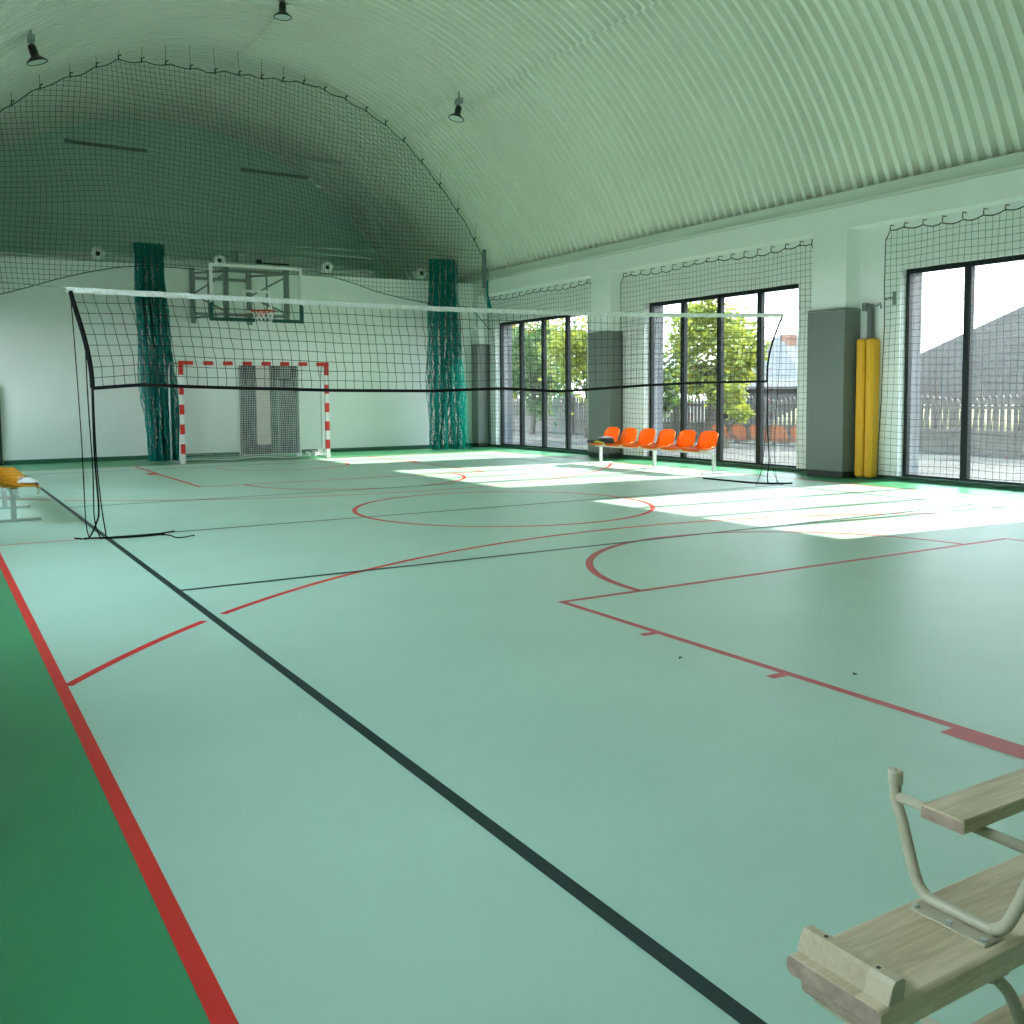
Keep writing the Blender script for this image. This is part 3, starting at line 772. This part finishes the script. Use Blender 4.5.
# things lying on the seats
t = thing('sports_bag', 'dark sports bag with grey lid on the far end of the orange seats', 'bag', (11.1, 14.9, .41))
m = MB()
m.grid(lambda u, v: (11.10 + .13*math.cos(2*pi*v)*(1 - .25*u), 14.77 + .23*math.sin(2*pi*v)*(1 - .2*u), .415 + .10*u), 5, 20); m.build('bag_body', 'bagdk', t, smooth=True)
m = MB(); m.grid(lambda u, v: (lerp(10.99, 11.21, u), lerp(14.58, 14.94, v), .515 + .035*math.sin(pi*u)*math.sin(pi*v)), 6, 8); m.build('lid', 'baggrey', t, smooth=True)
m = MB(); m.tube(smooth_path([(10.965, 14.96, .43), (10.955, 14.86, .45), (10.965, 14.76, .435), (10.955, 14.64, .43)], 5), .014, 5); m.build('strap', 'bagyel', t)
def shoe(x, y, label):
    t = thing('sports_shoe', label, 'shoe', (x, y, .41), 'small dark shoes on the seat')
    m = MB(); m.grid(lambda u, v: (x + lerp(-.10, .10, u), y + .038*math.cos(pi*v)*(1 - .5*abs(2*u - 1)**3), .413 + .07*math.sin(pi*v)*(1 - .45*u)), 8, 8); m.build('upper', 'bagdk', t, smooth=True)
    m = MB(); m.box(x - .10, x + .10, y - .038, y + .038, .405, .42, bev=.006); m.build('sole', 'cgrey', t)
shoe(11.04, 15.14, 'small dark sports shoe at the very end of the orange seats')
shoe(11.04, 15.055, 'small dark sports shoe between its twin and the dark bag')
t = thing('cloth_bundle', 'white and grey cloth bundle hanging over the edge of the amber seat', 'cloth', (1.0, 11.8, .42))
m = MB(); m.grid(lambda u, v: (lerp(.84, 1.045, min(u*1.3, 1)) + .012*math.sin(v*9), lerp(11.60, 11.78, v) + .02*math.sin(u*7), .44 + .05*math.sin(pi*v)*math.sin(pi*min(u*1.2, 1)) - (max(0, u - .72)*.5)), 12, 8); m.build('white_part', 'cloth', t, smooth=True)
m = MB(); m.grid(lambda u, v: (.96 + .07*math.cos(2*pi*v), 11.92 + .12*(u - .5), .455 + .035*math.sin(2*pi*v)), 5, 12); m.build('grey_roll', 'cgrey', t, smooth=True)
m = MB(); m.grid(lambda u, v: (.90 + .05*math.cos(2*pi*v), 11.80 + .1*(u - .5), .46 + .03*math.sin(2*pi*v)), 5, 12); m.build('beige_roll', 'skin', t, smooth=True)
m = MB(); m.tube(smooth_path([(1.03, 11.72, .43), (1.05, 11.72, .36), (1.045, 11.73, .30)], 4), .016, 6); m.build('dark_strap', 'bagdk', t)

# ------------------------------------------------------------------ gymnastic benches in the foreground
bx, byc, zt = 1.275, 1.065, .352
def gym_bench(label, zseat, up, sx, name='gymnastic_bench'):
    """up = +1 lies upside down, legs pointing up from the seat board; -1 stands on its legs"""
    t = thing(name, label, 'bench', (sx, byc, 0 if up < 0 else zseat - .034), 'gymnastic benches in the foreground')
    hw = .100 if up > 0 else .086; Lb = 2.4
    m = MB(); o = []
    z0, z1 = (zseat - .034, zseat) 
    for (yy, zz, a0) in ((byc + hw, z1, 0), (byc + hw, z0, 1), (byc - hw, z0, 2), (byc - hw, z1, 3)):
        for k in range(4):
            a = {0: 0, 1: -pi/2, 2: -pi, 3: -3*pi/2}[a0] + (pi/2)*(1 - k/3); r = .011
            cy = yy - r if yy > byc else yy + r; cz = zz - r if zz == z1 else zz + r
            o.append((cy + r*math.cos(a), cz + r*math.sin(a)))
    m.extrude(o, 'x', sx, sx + Lb); m.mi[0] = 1; b_ = m.build('seat_board', ['wood', 'endwood'], t)
    bv = b_.modifiers.new('b', 'BEVEL'); bv.width = .006; bv.segments = 2; bv.limit_method = 'ANGLE'
    zf = zseat if up > 0 else zseat - .034         # face that carries the legs
    s = up
    # hook strip across the end
    m = MB(); q = [(sx + .024, zf), (sx + .034, zf + s*.030), (sx + .042, zf + s*.037), (sx + .060, zf + s*.037), (sx + .067, zf + s*.031), (sx + .062, zf)]
    m.extrude(q, 'y', byc - hw + .004, byc + hw - .004); st = m.build('hook_strip', 'paleb', t)
    for yy in (byc + .055, byc - .055):
        m = MB(); m.tube([(sx + .051, yy, zf + s*.035), (sx + .051, yy, zf + s*.0378)], .004, 8); m.build('screw_hole', 'blackm', st)
    for lx in (sx + .365, sx + 2.1):
        m = MB(); m.box(lx - .055, lx + .004, byc - .080, byc + .080, min(zf, zf + s*.005), max(zf, zf + s*.005), bev=.002); pl = m.build('leg_plate', 'beige', t)
        for yy in (byc + .07, byc - .07, byc):
            m = MB(); m.tube([(lx - .042, yy, zf + s*.005), (lx - .042, yy, zf + s*.010)], .006, 8); m.build('bolt', 'bolt', pl)
        H = .232; r = .0115; zz = lambda d: zf + s*d
        m = MB()
        side = lambda e, c: [(lx - .012, byc + c + e*.050, zz(.016)), (lx - .011, byc + c + e*.068, zz(.0195)), (lx - .009, byc + c + e*.086, zz(.034)), (lx - .007, byc + e*.106, zz(.068)), (lx - .003, byc + e*.131, zz(.135)), (lx, byc + e*.150, zz(H - .055)), (lx, byc + e*.153, zz(H - .03)), (lx, byc + e*.153, zz(H))]
        path = smooth_path(side(1, .004)[::-1] + side(-1, -.004), 6)
        m.tube(path, r, 12); lg = m.build('leg_frame', 'beige', t, smooth=True)
        m = MB(); m.tube([(lx, byc + .146, zz(H - .045)), (lx, byc - .146, zz(H - .045))], .010, 10); m.build('cross_tube', 'beige', lg, smooth=True)
        for e in (1, -1):
            m = MB(); m.lathe([(0, 0), (.0135, 0), (.0150, .004), (.0150, .024), (.0135, .028), (.004, .0285), (.004, .025), (0, .025)], (lx, byc + e*.153, zz(H - .02) if s > 0 else zz(H + .008)), 16); m.build('foot_cap', 'beige', lg, smooth=False)
    zb = (zf + s*.199, zf + s*.226)
    m = MB(); m.box(sx + .292, sx + Lb - .2, byc - .045, byc + .045, min(zb), max(zb), bev=.003); m.mi[0:2] = [1, 1]; m.build('balance_beam', ['wood', 'endwood'], t)
    return t
rtb = gym_bench('pale wooden gymnastic bench lying upside down with its beige legs pointing up', zt, 1, bx)
rtb2 = gym_bench('pale wooden gymnastic bench standing beneath the upturned one', zt - .0345, -1, bx + .02)

# ------------------------------------------------------------------ specks on the floor
m = MB(); m.grid(lambda u, v: (3.24 + .028*(u-.5), 3.68 + .02*(v-.5)*math.sin(pi*u + .2), .004 + .010*math.sin(pi*u)), 5, 4); tag(m.build('fallen_leaf', 'bagdk'), 'tiny dark dry leaf lying on the mint floor inside the court', 'leaf')
m = MB(); m.grid(lambda u, v: (3.75 + .012*(u-.5), 3.02 + .02*(v-.5), .004 + .007*math.sin(pi*u)), 4, 3); tag(m.build('floor_crumb', 'bagdk'), 'tiny dark crumb on the floor inside the free throw lane', 'crumb')

# ------------------------------------------------------------------ outdoors
m = MB(); m.quad((12.9, -60, -.15), (140, -60, -.15), (140, 140, -.15), (12.9, 140, -.15)); m.quad((-100, -60, -.15), (-1, -60, -.15), (-1, 140, -.15), (-100, 140, -.15)); struct(m.build('ground', 'ground'))
m = MB()
bank = [(24.6, -.16), (25.2, .45), (26.2, .80), (29.4, .92), (29.5, -.16)]
m.add([(x, -10, z) for x, z in bank] + [(x, 23.8, z) for x, z in bank], [(0, 1, 2, 3, 4), (9, 8, 7, 6, 5)] + [(i, (i+1) % 5, 5 + (i+1) % 5, 5 + i) for i in range(5)])
struct(m.build('ground_bank', 'straw'))
m = MB(); m.box(13.1, 13.6, YN, YG, -.15, -.10); struct(m.build('ground_plinth', 'conc'))
fx = 21.5
fe = thing('garden_fence', 'weathered grey concrete picket fence outside the windows', 'fence', (fx, 12.75, -.15))
post0 = None; pan0 = None
for k in range(-2, 11):
    y = 12.75 + 3.0*k
    if post0 is None:
        m = MB(); m.box(fx - .07, fx + .07, y - .07, y + .07, -.15, 1.34, bev=.02); post0 = m.build('fence_post', 'conc', fe); py0 = y
        m = MB(); m.box(fx - .025, fx + .025, y + .07, y + 2.93, -.15, .34); m.box(fx - .03, fx + .03, y + .07, y + 2.93, .32, .42); m.box(fx - .03, fx + .03, y + .07, y + 2.93, .92, 1.0)
        for j in range(17):
            yy = y + .16 + j*.165; zt_ = 1.08 + .12*abs(math.cos(j/16*pi))
            m.extrude([(yy, .40), (yy + .085, .40), (yy + .085, zt_), (yy + .0425, zt_ + .07), (yy, zt_)], 'x', fx - .022, fx + .022)
        pan0 = m.build('fence_panel', 'conc', fe)
    else:
        for o in (post0, pan0):
            c = o.copy(); C.objects.link(c); c.parent = fe; c.location = (0, y - py0, 0)

# barn with a big grey roof
bn = thing('barn', 'large barn with a broad dark grey gable roof beyond the fence', 'building', (40, 20, -.15))
m = MB(); m.box(38.5, 52, 12, 27.5, -.15, 2.2); m.extrude([(12, 2.2), (27.5, 2.2), (20, 5.3)], 'x', 38.5, 52); m.build('wall', 'barnw', bn)
m = MB(); m.extrude([(29.2, 2.25), (19.0, 6.0), (8.8, 2.25), (8.8, 2.05), (19.0, 5.75), (29.2, 2.05)], 'x', 37.6, 52.6)
m.add([(37.6, 29.2, 2.2), (37.6, 19, 5.95), (37.6, 8.8, 2.2), (37.62, 8.8, .2), (37.62, 29.2, .2)], [(0, 1, 2, 3, 4)]); m.build('roof', 'roof', bn)
# house
ho = thing('house', 'pale house with a grey hipped roof and brick chimney beyond the fence', 'house', (38, 36, -.15))
m = MB(); m.box(36.5, 44, 33.0, 38.6, -.15, 1.95); m.build('wall', 'hwall', ho)
m = MB(); z0 = 1.75; m.add([(35.9, 32.2, z0), (35.9, 39.3, z0), (44.6, 39.3, z0), (44.6, 32.2, z0), (38.6, 36.2, 4.4), (41.5, 36.2, 4.4)], [(0, 1, 4), (1, 2, 5, 4), (2, 3, 5), (3, 0, 4, 5), (0, 3, 2, 1)]); m.build('roof', 'roof2', ho)
m = MB(); m.box(38.2, 38.8, 35.25, 35.8, 2.8, 4.35); m.build('chimney', 'brick', ho)
sh = thing('garden_shed', 'low brown boarded shed in front of the pale house', 'shed', (31, 28, -.15))
m = MB(); m.box(30, 33, 24.2, 32.4, -.15, 1.55); m.build('wall', 'barnw', sh)
m = MB(); m.extrude([(29.7, 1.5), (33.3, 1.9), (33.3, 1.98), (29.7, 1.6)], 'y', 23.9, 32.7); m.build('roof', 'roof', sh)

def tree(x, y, hgt, rad, mm, n, label, seed, lean=(0, 0), zlow=.25, cat='tree', leaf=.11, rz=.42):
    r_ = random.Random(seed); t = thing('leafy_tree' if cat == 'tree' else 'bare_shrub', label, cat, (x, y, -.15))
    top = Vector((x + lean[0], y + lean[1], hgt*.62))
    m = MB(); m.tube(smooth_path([(x, y, -.2), (x + .06, y - .05, hgt*.22), top], 6), [.11 - .004*i for i in range(13)], 7)
    tips = []
    for k in range(14):
        a = r_.uniform(0, 6.28); b0 = Vector((x, y, -.15)).lerp(top, r_.uniform(.35, 1)); e = b0 + Vector((math.cos(a)*rad*.7, math.sin(a)*rad*.7, r_.uniform(.1, .3)*hgt))
        m.tube([b0, b0.lerp(e, .5) + Vector((0, 0, .08)), e], [.035, .022, .008], 5); tips.append(e)
    m.build('trunk', 'bark', t)
    m = MB()
    clumps = []
    for k in range(max(10, n // 140)):
        while True:
            p = Vector((r_.uniform(-1, 1), r_.uniform(-1, 1), r_.uniform(-1, 1)))
            if p.length < 1: break
        clumps.append((Vector((x + lean[0]*.8 + p.x*rad, y + lean[1]*.8 + p.y*rad, hgt*(.5 + zlow*.5) + p.z*hgt*rz)), rad*r_.uniform(.22, .4)))
    for k in range(n):
        c, cr_ = r_.choice(clumps); d = Vector((r_.gauss(0, .5), r_.gauss(0, .5), r_.gauss(0, .5)))*cr_; p = c + d
        if p.z < .1: continue
        a = Vector((r_.uniform(-1, 1), r_.uniform(-1, 1), r_.uniform(-.6, .6))).normalized(); b = a.cross(Vector((r_.uniform(-1, 1), r_.uniform(-1, 1), r_.uniform(-1, 1)))).normalized(); l = leaf*r_.uniform(.6, 1.3)
        m.add([p - a*l, p + b*l*.45, p + a*l, p - b*l*.45], [(0, 1, 2, 3)])
    m.build('foliage', mm, t)
tree(19.3, 20.9, 3.4, 1.25, 'leafy', 5600, 'yellow-green leafy tree in the middle window, left of the grey house', 11, (.0, -.5), .45)
tree(18.6, 19.4, 1.5, .7, 'leafy', 900, 'low yellow-green branch tree in front of the fence, right of the taller one', 12, (0, 0), .5, leaf=.09)
tree(19.9, 24.1, 3.2, 1.25, 'leafg', 5600, 'dark green bushy tree at the left side of the middle window', 13, (0, 0), .2)
tree(19.6, 27.2, 4.6, 1.6, 'leafy', 4200, 'tall yellow-green tree at the right side of the farthest window', 14, (0, 0), .3)
tree(19.6, 30.7, 4.0, 1.45, 'leafg', 3800, 'green bushy tree in the centre of the farthest window', 15, (0, 0), .15)
tree(22.8, 37.6, 5.6, 1.9, 'leafa', 3400, 'tall autumn-tinted tree seen high in the farthest window', 16, (0, 0), .5)
tree(19.3, 34.6, 4.4, 1.2, 'leafa', 2400, 'slim autumn-yellow tree at the left side of the farthest window', 17, (0, 0), .4)
tree(47.5, 40.2, 6.2, 1.6, 'bark', 600, 'sparse dark tree rising behind the house roof', 18, (0, 0), .8, leaf=.14)
tree(27.6, 41.6, 5.2, 2.2, 'leafg', 3600, 'broad green tree behind the fence in the middle of the farthest window', 31, (0, 0), .1, leaf=.15)
tree(27.6, 46.6, 6.0, 2.3, 'leafy', 3600, 'broad yellow-green tree far behind the fence at the left of the farthest window', 32, (0, 0), .1, leaf=.15)
tree(27.0, 34.2, 3.6, 1.8, 'leafg', 2600, 'green tree behind the fence, left of the grey house', 33, (0, 0), .1, leaf=.13)
def shrub(x, y, hgt, n, label, seed):
    r_ = random.Random(seed); t = thing('dry_shrub', label, 'shrub', (x, y, -.15)); m = MB()
    for k in range(n):
        bx_ = x + r_.gauss(0, .25); by_ = y + r_.uniform(-1.6, 1.6); m.tube([(bx_, by_, -.2), (bx_ + r_.gauss(0, .1), by_ + r_.gauss(0, .1), hgt*r_.uniform(.6, 1))], [.022, .010], 3)
    m.build('stems', 'twig', t)
shrub(24, 16.6, 2.0, 90, 'dry brown reed stand behind the fence in the nearest window, left part', 21)
shrub(24, 12.8, 1.9, 90, 'dry brown reed stand behind the fence in the nearest window, right part', 22)

# ------------------------------------------------------------------ light
sd = Vector((-6.0, .5, -3.2)).normalized()
sun = bpy.data.lights.new('sun', 'SUN'); sun.energy = 6.2; sun.angle = math.radians(.6); sun.color = (1, .93, .82)
so = bpy.data.objects.new('sun', sun); C.objects.link(so); so.rotation_euler = sd.to_track_quat('-Z', 'Y').to_euler(); so.location = (30, 8, 20)
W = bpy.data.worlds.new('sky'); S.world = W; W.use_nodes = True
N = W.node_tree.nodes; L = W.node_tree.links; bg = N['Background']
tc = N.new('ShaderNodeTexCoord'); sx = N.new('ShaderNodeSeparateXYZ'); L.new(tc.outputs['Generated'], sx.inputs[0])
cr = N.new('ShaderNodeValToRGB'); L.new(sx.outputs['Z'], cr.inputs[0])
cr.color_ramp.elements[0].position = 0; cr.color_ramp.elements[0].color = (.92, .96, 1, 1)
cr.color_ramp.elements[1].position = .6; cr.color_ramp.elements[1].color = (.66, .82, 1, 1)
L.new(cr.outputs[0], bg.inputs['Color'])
st = N.new('ShaderNodeMapRange'); L.new(sx.outputs['X'], st.inputs['Value'])     # unseen -X side of the sky brightened to fill the hall
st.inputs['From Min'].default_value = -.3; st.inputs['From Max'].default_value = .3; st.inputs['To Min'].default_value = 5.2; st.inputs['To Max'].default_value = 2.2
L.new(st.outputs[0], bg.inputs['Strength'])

# ------------------------------------------------------------------ camera
cam = bpy.data.cameras.new('camera'); co = bpy.data.objects.new('camera', cam); C.objects.link(co)
yaw, pitch, roll = .54710, .06810, .00750
fw = Vector((math.sin(yaw)*math.cos(pitch), math.cos(yaw)*math.cos(pitch), -math.sin(pitch)))
rt = Vector((math.cos(yaw), -math.sin(yaw), 0)); dnv = fw.cross(rt)
r2 = rt*math.cos(roll) + dnv*math.sin(roll); d2v = dnv*math.cos(roll) - rt*math.sin(roll)
Mx = Matrix((r2, -d2v, -fw)).transposed().to_4x4(); Mx.translation = (0, 0, 1.35)
co.matrix_world = Mx
cam.sensor_width = 36; cam.lens = 964.7/1024*36; cam.shift_x = 0; cam.shift_y = -51.5/1024; cam.clip_start = .05; cam.clip_end = 400
S.camera = co
S.view_settings.view_transform = 'Standard'; S.view_settings.look = 'None'; S.view_settings.gamma = 1; S.view_settings.use_curve_mapping = False
S.view_settings.exposure = 1.85
S.cycles.use_denoising = True
S.cycles.max_bounces = 10; S.cycles.diffuse_bounces = 7; S.cycles.glossy_bounces = 4; S.cycles.transparent_max_bounces = 12
S.cycles.sample_clamp_indirect = 8
